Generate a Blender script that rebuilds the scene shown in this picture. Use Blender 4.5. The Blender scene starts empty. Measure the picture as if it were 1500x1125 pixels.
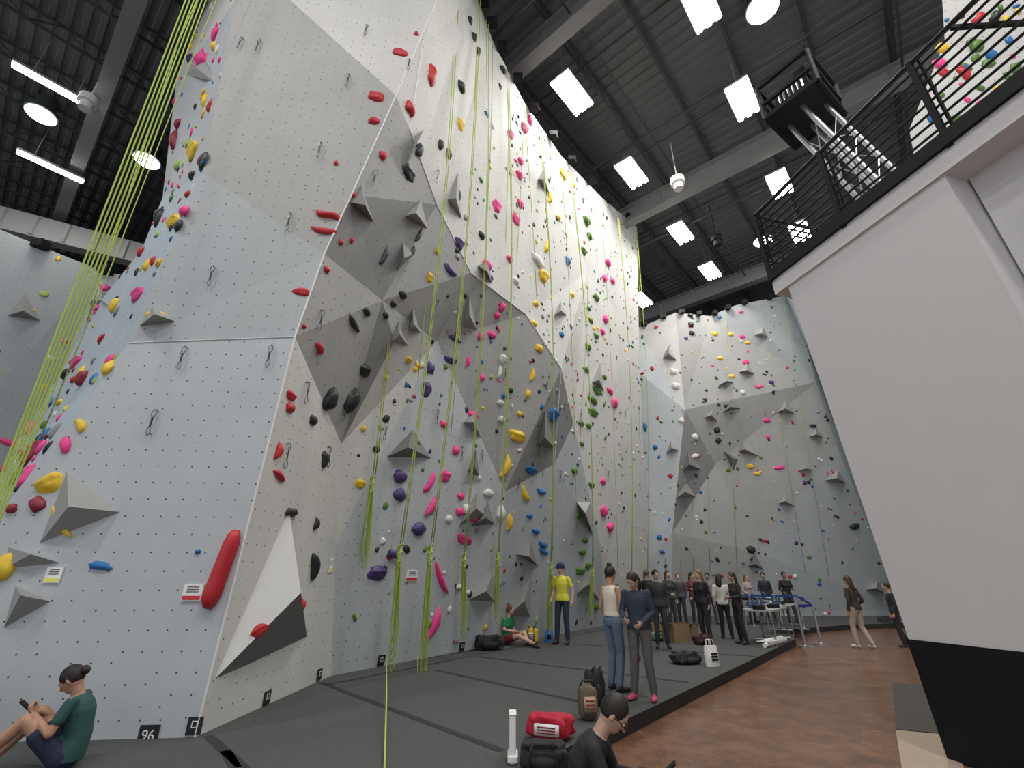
import bpy, bmesh, math, random
import numpy as np
from mathutils import Vector, Matrix
from mathutils.bvhtree import BVHTree
from mathutils import noise as mnoise
random.seed(7)
V=Vector
F=680.0; PIT=math.atan(287.5/F); CZ=1.55
cp,sp=math.cos(PIT),math.sin(PIT)
MATZ=0.15
scene=bpy.context.scene
# ---------- survey helpers (bearing from the tripod point -> world position on a real surface)
def ray(px,py):
    a=(px-750)/F; b=(562.5-py)/F
    return V((a,cp-b*sp,sp+b*cp))
CAM=V((0,0,CZ))
def U(px,py,t): return CAM+ray(px,py)*t
def G(px,py,z=MATZ):
    d=ray(px,py); return CAM+d*((z-CZ)/d.z)
def onZ(px,py,z):
    d=ray(px,py); return CAM+d*((z-CZ)/d.z)
def onY(px,py,y):
    d=ray(px,py); return CAM+d*(y/d.y)
UA=V((.655,.756,0)); VA=V((-.756,.655,0))   # building axes
# ---------- materials
def newmat(name):
    m=bpy.data.materials.new(name); m.use_nodes=True
    nt=m.node_tree; b=nt.nodes['Principled BSDF']
    return m,nt,b
def mat(name,col,rough=.6,var=.12,scale=8.0,metal=0.0,bump=0.0,spec=None):
    m,nt,b=newmat(name)
    tc=nt.nodes.new('ShaderNodeTexCoord'); n=nt.nodes.new('ShaderNodeTexNoise')
    n.inputs['Scale'].default_value=scale; n.inputs['Detail'].default_value=4
    nt.links.new(tc.outputs['Object'],n.inputs['Vector'])
    r=nt.nodes.new('ShaderNodeMix'); r.data_type='RGBA'
    c1=[max(0,c*(1-var)) for c in col]; c2=[min(1,c*(1+var)) for c in col]
    r.inputs['A'].default_value=(*c1,1); r.inputs['B'].default_value=(*c2,1)
    nt.links.new(n.outputs['Fac'],r.inputs['Factor'])
    nt.links.new(r.outputs['Result'],b.inputs['Base Color'])
    b.inputs['Roughness'].default_value=rough; b.inputs['Metallic'].default_value=metal
    if spec is not None: b.inputs['Specular IOR Level'].default_value=spec
    if bump>0:
        bp=nt.nodes.new('ShaderNodeBump'); bp.inputs['Strength'].default_value=bump; bp.inputs['Distance'].default_value=.02
        nt.links.new(n.outputs['Fac'],bp.inputs['Height']); nt.links.new(bp.outputs['Normal'],b.inputs['Normal'])
    return m
def emat(name,col,s):
    m,nt,b=newmat(name)
    b.inputs['Base Color'].default_value=(*col,1)
    b.inputs['Emission Color'].default_value=(*col,1); b.inputs['Emission Strength'].default_value=s
    return m
def wallmat(name,col,dots=True,dotr=.05):
    m,nt,b=newmat(name); N=nt.nodes; L=nt.links
    uv=N.new('ShaderNodeUVMap'); sep=N.new('ShaderNodeSeparateXYZ'); L.new(uv.outputs['UV'],sep.inputs[0])
    def fr(out,s):
        a=N.new('ShaderNodeMath'); a.operation='MULTIPLY'; a.inputs[1].default_value=1/s; L.new(out,a.inputs[0])
        f=N.new('ShaderNodeMath'); f.operation='FRACT'; L.new(a.outputs[0],f.inputs[0])
        c=N.new('ShaderNodeMath'); c.operation='SUBTRACT'; c.inputs[1].default_value=.5; L.new(f.outputs[0],c.inputs[0])
        ab=N.new('ShaderNodeMath'); ab.operation='ABSOLUTE'; L.new(c.outputs[0],ab.inputs[0])
        return ab.outputs[0]
    x=fr(sep.outputs['X'],.19); y=fr(sep.outputs['Y'],.19)
    cb=N.new('ShaderNodeCombineXYZ'); L.new(x,cb.inputs[0]); L.new(y,cb.inputs[1])
    ln=N.new('ShaderNodeVectorMath'); ln.operation='LENGTH'; L.new(cb.outputs[0],ln.inputs[0])
    lt=N.new('ShaderNodeMath'); lt.operation='LESS_THAN'; lt.inputs[1].default_value=dotr; L.new(ln.outputs['Value'],lt.inputs[0])
    X=fr(sep.outputs['X'],2.28); Y=fr(sep.outputs['Y'],1.52)
    g1=N.new('ShaderNodeMath'); g1.operation='GREATER_THAN'; g1.inputs[1].default_value=.498; L.new(X,g1.inputs[0])
    g2=N.new('ShaderNodeMath'); g2.operation='GREATER_THAN'; g2.inputs[1].default_value=.497; L.new(Y,g2.inputs[0])
    mx=N.new('ShaderNodeMath'); mx.operation='MAXIMUM'; L.new(g1.outputs[0],mx.inputs[0]); L.new(g2.outputs[0],mx.inputs[1])
    sm=N.new('ShaderNodeMath'); sm.operation='MULTIPLY'; sm.inputs[1].default_value=.12; L.new(mx.outputs[0],sm.inputs[0])
    tc=N.new('ShaderNodeTexCoord'); nz=N.new('ShaderNodeTexNoise'); nz.inputs['Scale'].default_value=.9; nz.inputs['Detail'].default_value=8; nz.inputs['Roughness'].default_value=.65
    L.new(tc.outputs['Object'],nz.inputs['Vector'])
    r=N.new('ShaderNodeMix'); r.data_type='RGBA'
    r.inputs['A'].default_value=(*[c*.86 for c in col],1); r.inputs['B'].default_value=(*[min(1,c*1.12) for c in col],1)
    L.new(nz.outputs['Fac'],r.inputs['Factor'])
    r2=N.new('ShaderNodeMix'); r2.data_type='RGBA'; r2.inputs['B'].default_value=(*[c*.5 for c in col],1)
    L.new(sm.outputs[0],r2.inputs['Factor']); L.new(r.outputs['Result'],r2.inputs['A'])
    r3=N.new('ShaderNodeMix'); r3.data_type='RGBA'; r3.inputs['B'].default_value=(.05,.05,.055,1)
    L.new(r2.outputs['Result'],r3.inputs['A']); L.new(lt.outputs[0],r3.inputs['Factor'])
    L.new(r3.outputs['Result'],b.inputs['Base Color']); b.inputs['Roughness'].default_value=.7
    nb=N.new('ShaderNodeTexNoise'); nb.inputs['Scale'].default_value=60; L.new(tc.outputs['Object'],nb.inputs['Vector'])
    bp=N.new('ShaderNodeBump'); bp.inputs['Strength'].default_value=.15; bp.inputs['Distance'].default_value=.01
    L.new(nb.outputs['Fac'],bp.inputs['Height']); L.new(bp.outputs['Normal'],b.inputs['Normal'])
    return m
W_LIGHT=wallmat('panel_light',(.57,.565,.545)); W_MID=wallmat('panel_mid',(.36,.36,.352)); W_DARK=wallmat('panel_dark',(.23,.23,.225))  # panel paint tones; their contrast also puts facet shading into the colour
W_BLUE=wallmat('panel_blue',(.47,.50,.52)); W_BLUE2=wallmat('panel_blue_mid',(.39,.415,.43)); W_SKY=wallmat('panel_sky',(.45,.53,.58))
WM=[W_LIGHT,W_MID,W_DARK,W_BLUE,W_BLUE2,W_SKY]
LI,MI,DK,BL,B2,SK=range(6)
HC={'r':(.48,.02,.03),'k':(.022,.024,.027),'u':(.07,.045,.16),'p':(.82,.06,.28),'y':(.80,.54,.04),'b':(.02,.15,.40),
    'g':(.09,.20,.03),'w':(.70,.70,.66),'s':(.28,.28,.27),'m':(.26,.02,.04),'l':(.35,.48,.1)}
HM={k:mat('hold_'+k,c,.5,.15,6,bump=.2) for k,c in HC.items()}
HK=list(HM.keys()); HL=[HM[k] for k in HK]; HI={k:i for i,k in enumerate(HK)}
BLACK=mat('black_steel',(.012,.012,.013),.65,spec=.25); STEEL=mat('bright_steel',(.45,.45,.47),.35,metal=.9)
WHITE=mat('white_paint',(.75,.75,.73),.6,.03,3); ROPE=mat('rope_lime',(.38,.50,.09),.75,.35,60)
# ---------- mesh builder
class MB:
    def __init__(s): s.v=[];s.f=[];s.m=[]
    def poly(s,pts,mi=0):
        n=len(s.v); s.v+= [V(p) for p in pts]; s.f.append(list(range(n,n+len(pts)))); s.m.append(mi)
    def box(s,c,size,mi=0,R=None):
        n=len(s.v); hx,hy,hz=[q/2 for q in size]; c=V(c)
        for x in(-hx,hx):
            for y in(-hy,hy):
                for z in(-hz,hz):
                    p=V((x,y,z)); p=(R@p if R is not None else p); s.v.append(c+p)
        for q in((0,1,3,2),(4,6,7,5),(0,4,5,1),(2,3,7,6),(0,2,6,4),(1,5,7,3)):
            s.f.append([n+i for i in q]); s.m.append(mi)
    def bar(s,a,b,w,h,mi=0):
        a=V(a);b=V(b);d=(b-a);L=d.length
        if L<1e-6:return
        y=d.normalized(); up=V((0,0,1)) if abs(y.z)<.95 else V((1,0,0)); x=y.cross(up).normalized(); z=x.cross(y)
        R=Matrix((x,y,z)).transposed(); s.box((a+b)/2,(w,L,h),mi,R)
    def rings(s,R,mi=0,N=12,cap=True):
        n=len(s.v)
        for (c,X,Y) in R:
            for j in range(N):
                t=2*math.pi*j/N; s.v.append(c+X*math.cos(t)+Y*math.sin(t))
        for i in range(len(R)-1):
            for j in range(N):
                k=(j+1)%N; s.f.append([n+i*N+j,n+i*N+k,n+(i+1)*N+k,n+(i+1)*N+j]); s.m.append(mi)
        if cap:
            s.f.append([n+j for j in range(N)][::-1]); s.m.append(mi)
            q=n+(len(R)-1)*N; s.f.append([q+j for j in range(N)]); s.m.append(mi)
    def capsule(s,a,b,ra,rb,mi=0,N=12,fx=1.0):
        a=V(a);b=V(b); d=b-a
        ax=d.normalized() if d.length>1e-6 else V((0,0,1))
        up=V((0,0,1)) if abs(ax.z)<.9 else V((0,1,0))
        X=up.cross(ax).normalized(); Y=ax.cross(X); R=[]
        for k in (-80,-55,-28,0):
            t=math.radians(k); R.append((a+ax*ra*math.sin(t),X*ra*math.cos(t)*fx,Y*ra*math.cos(t)))
        for k in (0,28,55,80):
            t=math.radians(k); R.append((b+ax*rb*math.sin(t),X*rb*math.cos(t)*fx,Y*rb*math.cos(t)))
        s.rings(R,mi,N)
    def ell(s,c,X,Y,Z,mi=0,N=14,K=9):
        R=[]
        for i in range(K):
            t=math.radians(-84+168*i/(K-1)); R.append((V(c)+Z*math.sin(t),X*math.cos(t),Y*math.cos(t)))
        s.rings(R,mi,N)
    def tube(s,pts,r,mi=0,N=6):
        pts=[V(p) for p in pts]; R=[]
        for i,p in enumerate(pts):
            d=(pts[min(i+1,len(pts)-1)]-pts[max(i-1,0)]).normalized()
            up=V((0,1,0)) if abs(d.z)>.7 else V((0,0,1)); X=up.cross(d).normalized(); Y=d.cross(X)
            R.append((p,X*r,Y*r))
        s.rings(R,mi,N)
    def build(s,name,mats,smooth=False,loc=None,rot=None,parent=None):
        me=bpy.data.meshes.new(name); me.from_pydata([tuple(p) for p in s.v],[],s.f)
        for m in mats: me.materials.append(m)
        for p,mi in zip(me.polygons,s.m): p.material_index=mi; p.use_smooth=smooth
        me.update()
        ob=bpy.data.objects.new(name,me); scene.collection.objects.link(ob)
        if loc is not None: ob.location=loc
        if rot is not None: ob.rotation_euler=rot
        if parent: ob.parent=parent
        return ob
WALLT=[]  # triangles for surface placement
def wall(name,polys):
    mb=MB()
    for pts,mi in polys: mb.poly(pts,mi)
    ob=mb.build(name,WM)
    bm=bmesh.new(); bm.from_mesh(ob.data)
    bmesh.ops.remove_doubles(bm,verts=bm.verts,dist=.001)
    bmesh.ops.triangulate(bm,faces=bm.faces)
    for f in bm.faces:
        if f.normal.dot(CAM-f.calc_center_median())<0: f.normal_flip()
    uvl=bm.loops.layers.uv.new('UVMap')
    for f in bm.faces:
        n=f.normal; t=V((-n.y,n.x,0)); t=t.normalized() if t.length>.05 else V((1,0,0)); w=n.cross(t)
        for l in f.loops: l[uvl].uv=(l.vert.co.dot(t),l.vert.co.dot(w))
        WALLT.append([v.co.copy() for v in f.verts])
    bm.to_mesh(ob.data); bm.free(); ob.data.update()
    return ob
# ---------- main wall
B0=V((-2.87,8.6,.15)); nM=V((.83,-.558,0)).normalized(); LEAN=.152
def M(px,py,off=0):
    d=ray(px,py); nn=V((nM.x,nM.y,-LEAN))
    t=nn.dot(B0-CAM)/nn.dot(d); p=CAM+d*t
    if off: 
        k=nn.dot(d); p=CAM+d*(t+off/k)
    return p
P0=V((-3.07,5.47,MATZ)); P1=U(432,493,6.2); P2=U(475,372,6.8); Ps=U(515,285,7.25); P3=U(580,140,8.2); P4=U(640,0,9.6); P5=U(690,-130,11)
c0=M(485,990); c1=M(492,800); c2=M(500,650,-.05); c3=M(578,500,.35); g=M(560,440,.5); mm=M(640,500,-.15); nn_=M(690,400,.45)
i_=M(640,300,.6); j_=M(600,190,.9); k_=M(620,60,.9); o_=M(770,460,.4); q_=M(822,540,.55); r_=M(740,720,.05); s_=M(860,400,-.15)
w_=M(840,620,.1); x_=M(880,800,.15); y_=M(812,680,.1)
b1=M(730,944); b2=M(835,937); b3=M(890,925); b4=M(952,905)
t0=M(690,-60); t1=M(700,0); t2=M(722,60); t3=M(768,150); t4=M(822,228); t5=M(880,288); t6=M(933,333); t7=M(936,500)
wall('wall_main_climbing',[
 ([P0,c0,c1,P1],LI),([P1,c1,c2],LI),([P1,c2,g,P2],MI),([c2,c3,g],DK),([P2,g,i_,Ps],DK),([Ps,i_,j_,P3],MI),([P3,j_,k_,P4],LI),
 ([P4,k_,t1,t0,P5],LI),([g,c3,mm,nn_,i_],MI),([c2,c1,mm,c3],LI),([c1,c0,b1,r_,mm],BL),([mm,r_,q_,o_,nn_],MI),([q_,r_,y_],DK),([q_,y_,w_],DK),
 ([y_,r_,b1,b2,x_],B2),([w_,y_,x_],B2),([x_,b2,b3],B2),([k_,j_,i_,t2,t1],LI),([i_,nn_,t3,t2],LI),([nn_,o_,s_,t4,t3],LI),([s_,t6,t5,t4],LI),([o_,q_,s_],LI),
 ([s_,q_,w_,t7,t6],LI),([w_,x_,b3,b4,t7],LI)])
A0=V((-7.6,5.08,MATZ)); L0=U(0,755,5.1); L1=U(190,502,6.0); L2=U(297,253,7.0); L3=U(345,0,9.2); qA=U(425,0,8.8); L4=U(380,-130,11)
L00=U(-90,880,4.74)
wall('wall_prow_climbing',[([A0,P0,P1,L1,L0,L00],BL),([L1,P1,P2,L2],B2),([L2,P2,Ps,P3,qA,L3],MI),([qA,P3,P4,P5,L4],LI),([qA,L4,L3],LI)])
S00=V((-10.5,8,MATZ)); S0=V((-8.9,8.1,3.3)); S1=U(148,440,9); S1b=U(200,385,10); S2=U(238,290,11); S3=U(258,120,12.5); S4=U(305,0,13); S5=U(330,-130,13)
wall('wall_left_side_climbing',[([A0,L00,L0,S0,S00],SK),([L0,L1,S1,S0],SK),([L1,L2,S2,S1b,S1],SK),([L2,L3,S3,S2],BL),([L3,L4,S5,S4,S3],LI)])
wall('wall_left_rear_climbing',[([V((-24,9,.15)),V((-18.9,13.3,.15)),V((-18.4,13.0,13.1)),V((-24,9,13.6))],BL),([V((-18.9,13.3,.15)),V((-16.6,15.6,.15)),V((-15.9,14.9,12.6)),V((-18.4,13.0,13.1))],B2),
 ([V((-16.6,15.6,.15)),V((-9,17.5,.15)),V((-9,17,12.2)),V((-15.9,14.9,12.6))],BL)])
def D(px,py,off=0):
    d=ray(px,py); t=(22-(-0.15+CZ)*1.45/14.35 -off)/(d.y+d.z*1.45/14.35); return CAM+d*t
d_=[D(880,500),D(935,480),D(990,458,.5),D(1040,463),D(1078,447,.4),D(1150,433)]
dr=[D(1180,500),D(1232,640),D(1293,822),D(1320,890)]
def Db(px,off=0):
    d=ray(px,905); return V((d.x/d.y*(22-off),22-off,.15))
e1=D(1003,600,.9); e2=D(985,780,.5); e3=D(1048,680,.1); e4=D(1195,560,.3); e5=D(1110,810,.2); e6=D(1225,650,.2)
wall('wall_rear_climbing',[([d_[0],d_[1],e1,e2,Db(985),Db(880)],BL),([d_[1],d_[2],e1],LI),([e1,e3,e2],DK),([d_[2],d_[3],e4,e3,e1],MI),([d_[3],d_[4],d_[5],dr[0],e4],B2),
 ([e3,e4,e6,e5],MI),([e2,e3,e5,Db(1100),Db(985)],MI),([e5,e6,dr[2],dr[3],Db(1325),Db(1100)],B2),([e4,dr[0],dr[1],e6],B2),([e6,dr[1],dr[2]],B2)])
wall('wall_rear_return_climbing',[([d_[5],dr[0],dr[1],dr[2],dr[3],Db(1325),Db(1345,1.2),D(1312,830,1.6),D(1180,480,1.8),D(1164,440,1.8)],SK)])
gz=[U(1376,-70,10),U(1384,60,10),U(1332,190,9.5),U(1348,275,9.3)]
wall('wall_upper_right_climbing',[([gz[0],gz[1],U(1620,60,9.4),U(1620,-70,9.4)],LI),([gz[1],gz[2],U(1620,190,9.4),U(1620,60,9.4)],LI),([gz[2],gz[3],U(1620,275,9.4),U(1620,190,9.4)],LI)])
tm=MB()
for line in ([P0,P1,P2,Ps,P3,P4,P5],[k_,j_,i_,nn_,o_,q_,y_]):
    tm.tube([p+ (CAM-p).normalized()*.012 for p in line],.011,0,5)
tm.tube([p+(CAM-p).normalized()*.01 for p in (L1,P1)],.006,0,5)
tm.build('trim_1',[WHITE])
tv=[];tf=[]
for tri in WALLT:
    n=len(tv); tv+=tri; tf.append((n,n+1,n+2))
BV=BVHTree.FromPolygons(tv,tf)
def hit(px,py):
    d=ray(px,py).normalized(); l,n,i,dist=BV.ray_cast(CAM,d)
    if l is None: return None
    if n.dot(d)>0:n=-n
    return l,n,dist*d.dot(V((0,cp,sp)))
def frame(n,ang):
    t=V((0,0,1)).cross(n)
    t=t.normalized() if t.length>.05 else V((1,0,0))
    b=n.cross(t); ca,sa=math.cos(ang),math.sin(ang)
    return t*ca+b*sa, b*ca-t*sa
_ico={}
def ico(sub):
    if sub not in _ico:
        bm=bmesh.new(); bmesh.ops.create_icosphere(bm,subdivisions=sub,radius=1)
        _ico[sub]=([v.co.copy() for v in bm.verts],[[v.index for v in f.verts] for f in bm.faces]); bm.free()
    return _ico[sub]
def hold(mb,p,n,sx,sy,h,ang,mi,kind='blob',sub=2):
    X,Y=frame(n,ang); vs,fs=ico(sub); base=len(mb.v); sd=random.random()*50
    for v in vs:
        k=1+.35*(mnoise.noise(v*1.3+V((sd,0,0))))
        x,y,z=v.x*k,v.y*k,v.z
        if kind=='ban': y=y*(1-.25*x*x)+.55*(x*x-.4)
        elif kind=='jug': 
            if y>0: z*=1.15; y*=.8
            else: z*=.65
            z-=.35*max(0,1-((x)**2*2+(y-.35)**2*6))
        elif kind=='saddle': y*=(.55+.6*x*x)
        z=max(z,-.15)
        mb.v.append(p+X*(x*sx)+Y*(y*sy)+n*(z*h))
    for f in fs: mb.f.append([base+i for i in f]); mb.m.append(mi)
# explicit holds: px,py,rx,ry,colour,angle(deg),kind
HS='''587 78 13 8 r 0 j|632 110 9 21 r 0 b|552 142 12 11 r 0 j|548 178 9 7 r 0 b|600 160 10 15 r 0 s|560 228 7 8 r 0 b|481 316 21 9 r 5 s|474 338 19 8 r 5 n|442 428 14 7 r 5 j|478 395 5 6 r 0 b|520 288 6 5 r 0 b|467 510 7 9 r 30 s|426 580 8 8 r 0 j|424 597 7 8 r 0 b|407 660 6 14 r 5 n|409 697 10 6 r 15 b|499 355 4 5 r 0 b|515 352 3 5 r 0 b|445 478 3 4 r 0 b|492 240 4 4 r 0 b|610 50 4 5 r 0 b
597 252 14 12 k 0 j|614 220 7 14 k 10 b|645 212 6 10 k 20 b|657 226 6 9 k 0 b|562 375 5 19 k 5 n|613 345 4 14 k 10 n|604 368 4 12 k 10 n|518 474 15 8 k 10 n|533 541 12 10 k 0 j|482 585 10 20 k 0 b|514 587 9 20 k 0 b|537 457 7 6 k 0 b|458 616 6 8 k 0 b|474 672 7 14 k -20 n|426 750 8 11 k 0 s|462 767 5 10 k 0 n|459 828 8 20 k -25 n|675 128 9 9 k 0 b|671 287 5 10 k 0 b|590 432 6 6 k 0 b|576 445 5 5 k 0 b|565 462 5 5 k 0 b|705 345 7 6 k 0 b|694 55 6 9 k 0 b|736 102 7 6 k 0 b|688 30 5 8 k 0 b|700 75 5 7 k 0 b
659 396 13 8 u 10 n|672 356 9 11 u 0 j|665 495 12 5 u 5 b|660 527 12 6 u -5 j|630 540 7 14 u 0 s|624 570 9 15 u 0 j|604 652 10 14 u 0 j|585 698 11 10 u 0 b|585 725 10 10 u 0 b|613 774 11 10 u 0 b|577 811 11 12 u 0 s|552 838 14 12 u 0 j
747 196 7 7 p 0 j|768 188 8 9 p 0 j|776 176 6 9 p 0 b|762 236 6 6 p 0 b|760 256 8 7 p 0 b|727 302 8 12 p 0 j|761 298 7 7 p 0 b|755 321 11 8 p 0 j|713 388 9 8 p 0 b|746 379 6 6 p 0 b|735 450 5 8 p 0 b|728 462 5 6 p 0 b|704 493 5 7 p 0 b|720 490 7 6 p 0 b|706 553 5 5 p 0 b|685 530 5 9 p 0 n|629 708 6 19 p 28 n|631 742 7 18 p 32 n|667 660 6 7 p 0 b|652 697 7 10 p 0 j|693 608 10 6 p 0 b|650 621 7 6 p 0 b|680 790 14 8 p 10 j|646 848 22 8 p 48 n|636 912 8 24 p 20 n|675 727 6 6 p 0 b|673 750 7 6 p 0 b|695 760 8 6 p 0 b|890 385 6 6 p 0 b|885 408 5 6 p 0 b|897 412 5 5 p 0 b|886 468 5 6 p 0 b|882 486 5 5 p 0 b|899 590 6 8 p 0 b|893 573 6 5 p 0 b|884 749 7 8 p 0 b|893 772 6 8 p 0 b|883 705 5 5 p 0 b
298 92 15 18 p 20 s|203 432 11 13 p 0 j|112 530 15 10 p 0 j|22 650 26 7 p 10 n|8 688 12 6 p 5 b|97 652 6 14 p -20 b|276 285 6 5 r 0 b|95 500 5 4 p 0 b|257 206 7 17 m 0 b|50 665 14 20 m -40 j|123 555 8 13 m 0 b|262 182 6 8 m 0 b|70 640 9 4 m 0 b|55 738 8 14 m -40 b|18 745 6 8 m 0 b
285 222 14 15 y 0 j|301 148 6 17 y 0 n|255 326 13 12 y 0 j|229 462 14 7 y 0 b|74 706 16 17 y -30 j|90 762 26 10 y 50 n|8 830 13 20 y 0 b|119 624 7 13 y -30 n|160 541 6 14 y -20 b|234 386 6 6 y 0 b|314 68 5 8 y 0 b|88 590 7 5 y 0 b|235 318 9 20 k -20 n|283 258 5 8 k 0 b
674 182 8 10 y 0 j|641 368 5 5 y 0 b|629 406 6 9 y 0 j|825 257 10 7 y 0 j|805 290 6 11 y 0 n|800 362 6 12 y 15 n|795 404 10 12 y 0 j|782 474 5 5 y 0 b|789 510 7 6 y 0 b|779 549 5 10 y 0 n|757 638 13 11 y 0 j|741 683 8 18 y 15 n|769 724 10 8 y 40 n|745 765 6 13 y 0 n|818 320 4 5 y 0 b|838 432 4 5 y 0 b|565 553 4 4 y 0 b|598 527 5 6 y 0 j|612 536 5 5 y 0 b|527 708 8 8 y 0 j|532 628 4 5 y 0 b|761 606 5 4 y 0 b|773 577 4 8 y 0 b|608 541 4 4 y 0 b|785 445 4 5 y 0 b
831 383 5 8 b 0 b|811 606 9 12 b 0 j|778 688 10 7 b 0 j|793 720 8 6 b 0 n|785 778 7 5 b 0 n|795 798 8 6 b 10 n|796 808 8 5 b 10 n|822 490 4 5 b 0 b|147 829 16 6 b 8 b|290 808 4 4 b 0 b|776 756 5 4 b 0 b|748 572 4 4 k 0 b|738 580 4 4 b 0 b
859 324 7 8 g 0 b|863 346 6 5 g 0 b|855 368 7 6 g 0 j|873 436 6 6 g 0 b|862 452 4 4 g 0 b|861 508 6 6 g 0 b|858 541 6 5 g 0 b|874 572 8 7 g 0 j|868 586 9 6 g 0 b|869 604 10 7 g 0 j|862 624 5 5 g 0 b|851 620 5 5 g 0 b|852 650 4 4 g 0 b|873 492 5 5 g 0 b|865 470 5 4 g 0 b|841 690 5 5 g 0 b|866 710 5 5 g 0 b|853 808 6 6 g 0 b|850 836 8 7 g 0 j|862 828 6 6 g 0 b|873 888 4 6 g 0 b|857 790 5 5 g 0 b|885 552 4 4 g 0 b|848 755 4 5 g 0 b
787 382 14 8 w 15 b|737 525 6 9 w 0 j|731 546 5 11 w 10 n|733 590 5 5 w 0 b|734 614 5 6 w 0 b|690 747 14 12 w 0 s|700 762 10 6 w 0 b|733 752 6 12 w 0 b|715 858 6 5 w 0 b|683 868 6 4 w 0 b|755 411 6 6 w 0 b|657 760 5 6 w 0 b|672 860 5 4 w 0 b|715 722 8 6 w 0 b|700 700 6 5 w 0 b
987 545 8 12 w 10 s|990 566 8 11 w 10 s|1005 718 8 5 w 10 b|998 616 6 6 w 0 b|1018 668 8 4 w -20 b|1018 640 6 6 w 0 b|1018 682 8 4 w 20 b|955 540 4 5 r 0 b|982 697 5 4 r 0 b|1087 493 6 4 p 0 b|1092 531 6 5 p 0 b|1123 616 7 4 p 0 b|1142 685 10 4 p -8 b|1110 567 6 4 p 0 b|1085 457 5 3 p 0 b|1125 640 4 4 p 0 b|1047 489 6 5 y 0 b|1070 490 5 4 y 0 b|1095 502 5 4 y 0 b|1055 525 5 4 y 0 b|1072 551 6 4 y 0 b|1099 683 7 5 y 0 b|1110 693 8 5 y -15 n|945 626 4 9 b 0 b|960 655 5 5 b 0 b|966 787 5 5 b 0 b|970 808 5 4 b 0 b|1011 462 5 5 k 0 b|1012 476 5 6 k 0 b|1013 488 5 5 k 0 b|1050 630 6 6 k 0 b|1052 645 5 6 k 0 b|1252 771 9 6 k -15 b|1100 805 8 7 k 0 b|1104 820 7 5 k 0 b|1066 596 9 6 k 20 n|1191 624 6 4 k 0 b|1088 575 5 5 w 0 b|1130 560 5 4 u 0 b'''
nh=MB()
for it in HS.replace('\n','|').split('|'):
    q=it.split()
    px,py,rx,ry=map(float,q[:4]); c=q[4]; an=float(q[5]); kd={'b':'blob','j':'jug','n':'ban','s':'saddle'}[q[6]]
    h=hit(px,py)
    if not h: continue
    p,n,t=h; d=(CAM-p).normalized()
    X,_=frame(n,0); co=max(.5,math.sqrt(max(0,1-(X.dot(d))**2)))
    fs_=.88 if px<935 else .72
    sx,sy=rx*t/F/co*fs_,ry*t/F*1.05*fs_
    ang=math.radians(-an)
    if kd=='ban' and sy>sx: sx,sy=sy,sx; ang+=math.pi/2
    if kd=='ban': sy*=.75
    hold(nh,p,n,sx,sy,min(sx,sy)*.7+.015,ang,HI[c],kd,3)
nh.build('climbing_holds',HL,smooth=True)
def tri_area(t): return (t[1]-t[0]).cross(t[2]-t[0]).length/2
def tris_of(nm):
    me=bpy.data.objects[nm].data
    return [[me.vertices[i].co.copy() for i in p.vertices] for p in me.polygons]
def scatter(name,tris,N,cols,smin,smax,keep=lambda p:True):
    mb=MB(); ar=[tri_area(t) for t in tris]; k=0
    for _ in range(N*6):
        if k>=N: break
        t=random.choices(tris,ar)[0]; a,b=random.random(),random.random()
        if a+b>1:a,b=1-a,1-b
        p=t[0]+(t[1]-t[0])*a+(t[2]-t[0])*b; n=(t[1]-t[0]).cross(t[2]-t[0]).normalized()
        if not keep(p): continue
        if n.dot(p-CAM)>0:n=-n
        s=smin+(smax-smin)*random.random()**2
        hold(mb,p,n,s*random.uniform(.8,1.4),s,s*.6,random.random()*6,HI[random.choice(cols)],random.choice(['blob','jug','ban','saddle']),2); k+=1
    mb.build(name,HL,smooth=True)
scatter('climbing_holds',tris_of('wall_main_climbing'),560,'kkkksswgbykrwslkgu',.03,.075,lambda p:p.x>-2.7 and p.y>8.0)
scatter('climbing_holds',tris_of('wall_main_climbing'),220,'kkpygwgkysg',.03,.08,lambda p:p.x>-1.0 and p.z>6 and p.y>9)
scatter('climbing_holds',tris_of('wall_rear_climbing'),330,'gggkkkkswwwypbrukk',.04,.10)
scatter('climbing_holds',tris_of('wall_left_side_climbing'),230,'kkrmypprylwwbgsk',.04,.14)
scatter('climbing_holds',tris_of('wall_left_rear_climbing'),170,'kwwypyylwks',.06,.18)
scatter('climbing_holds',tris_of('wall_upper_right_climbing'),130,'pppgggbbykr',.05,.14)
# ---------- volumes
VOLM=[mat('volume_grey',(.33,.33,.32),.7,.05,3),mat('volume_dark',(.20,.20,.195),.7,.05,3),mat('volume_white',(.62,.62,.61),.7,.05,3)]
def volume(name,px3,apex,prot,mi,cols=None):
    hs=[hit(*q) for q in px3]; ha=hit(*apex)
    if any(h is None for h in hs) or ha is None: return
    n=sum((h[1] for h in hs),V((0,0,0))).normalized()
    b=[h[0]-n*.02 for h in hs]
    d=ray(*apex).normalized(); k=prot/max(.3,-n.dot(d)); A=ha[0]-d*k
    mb=MB()
    c=sum(b,V((0,0,0)))/3
    for i in range(3):
        tri=[b[i],b[(i+1)%3],A]
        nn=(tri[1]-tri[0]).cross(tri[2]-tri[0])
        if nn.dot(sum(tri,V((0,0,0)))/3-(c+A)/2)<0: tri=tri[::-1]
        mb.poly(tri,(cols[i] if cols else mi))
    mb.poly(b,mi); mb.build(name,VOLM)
volume('triangular_volume',[(425,742),(310,1002),(452,935)],(441,868),.42,2,[2,1,2])
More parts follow.
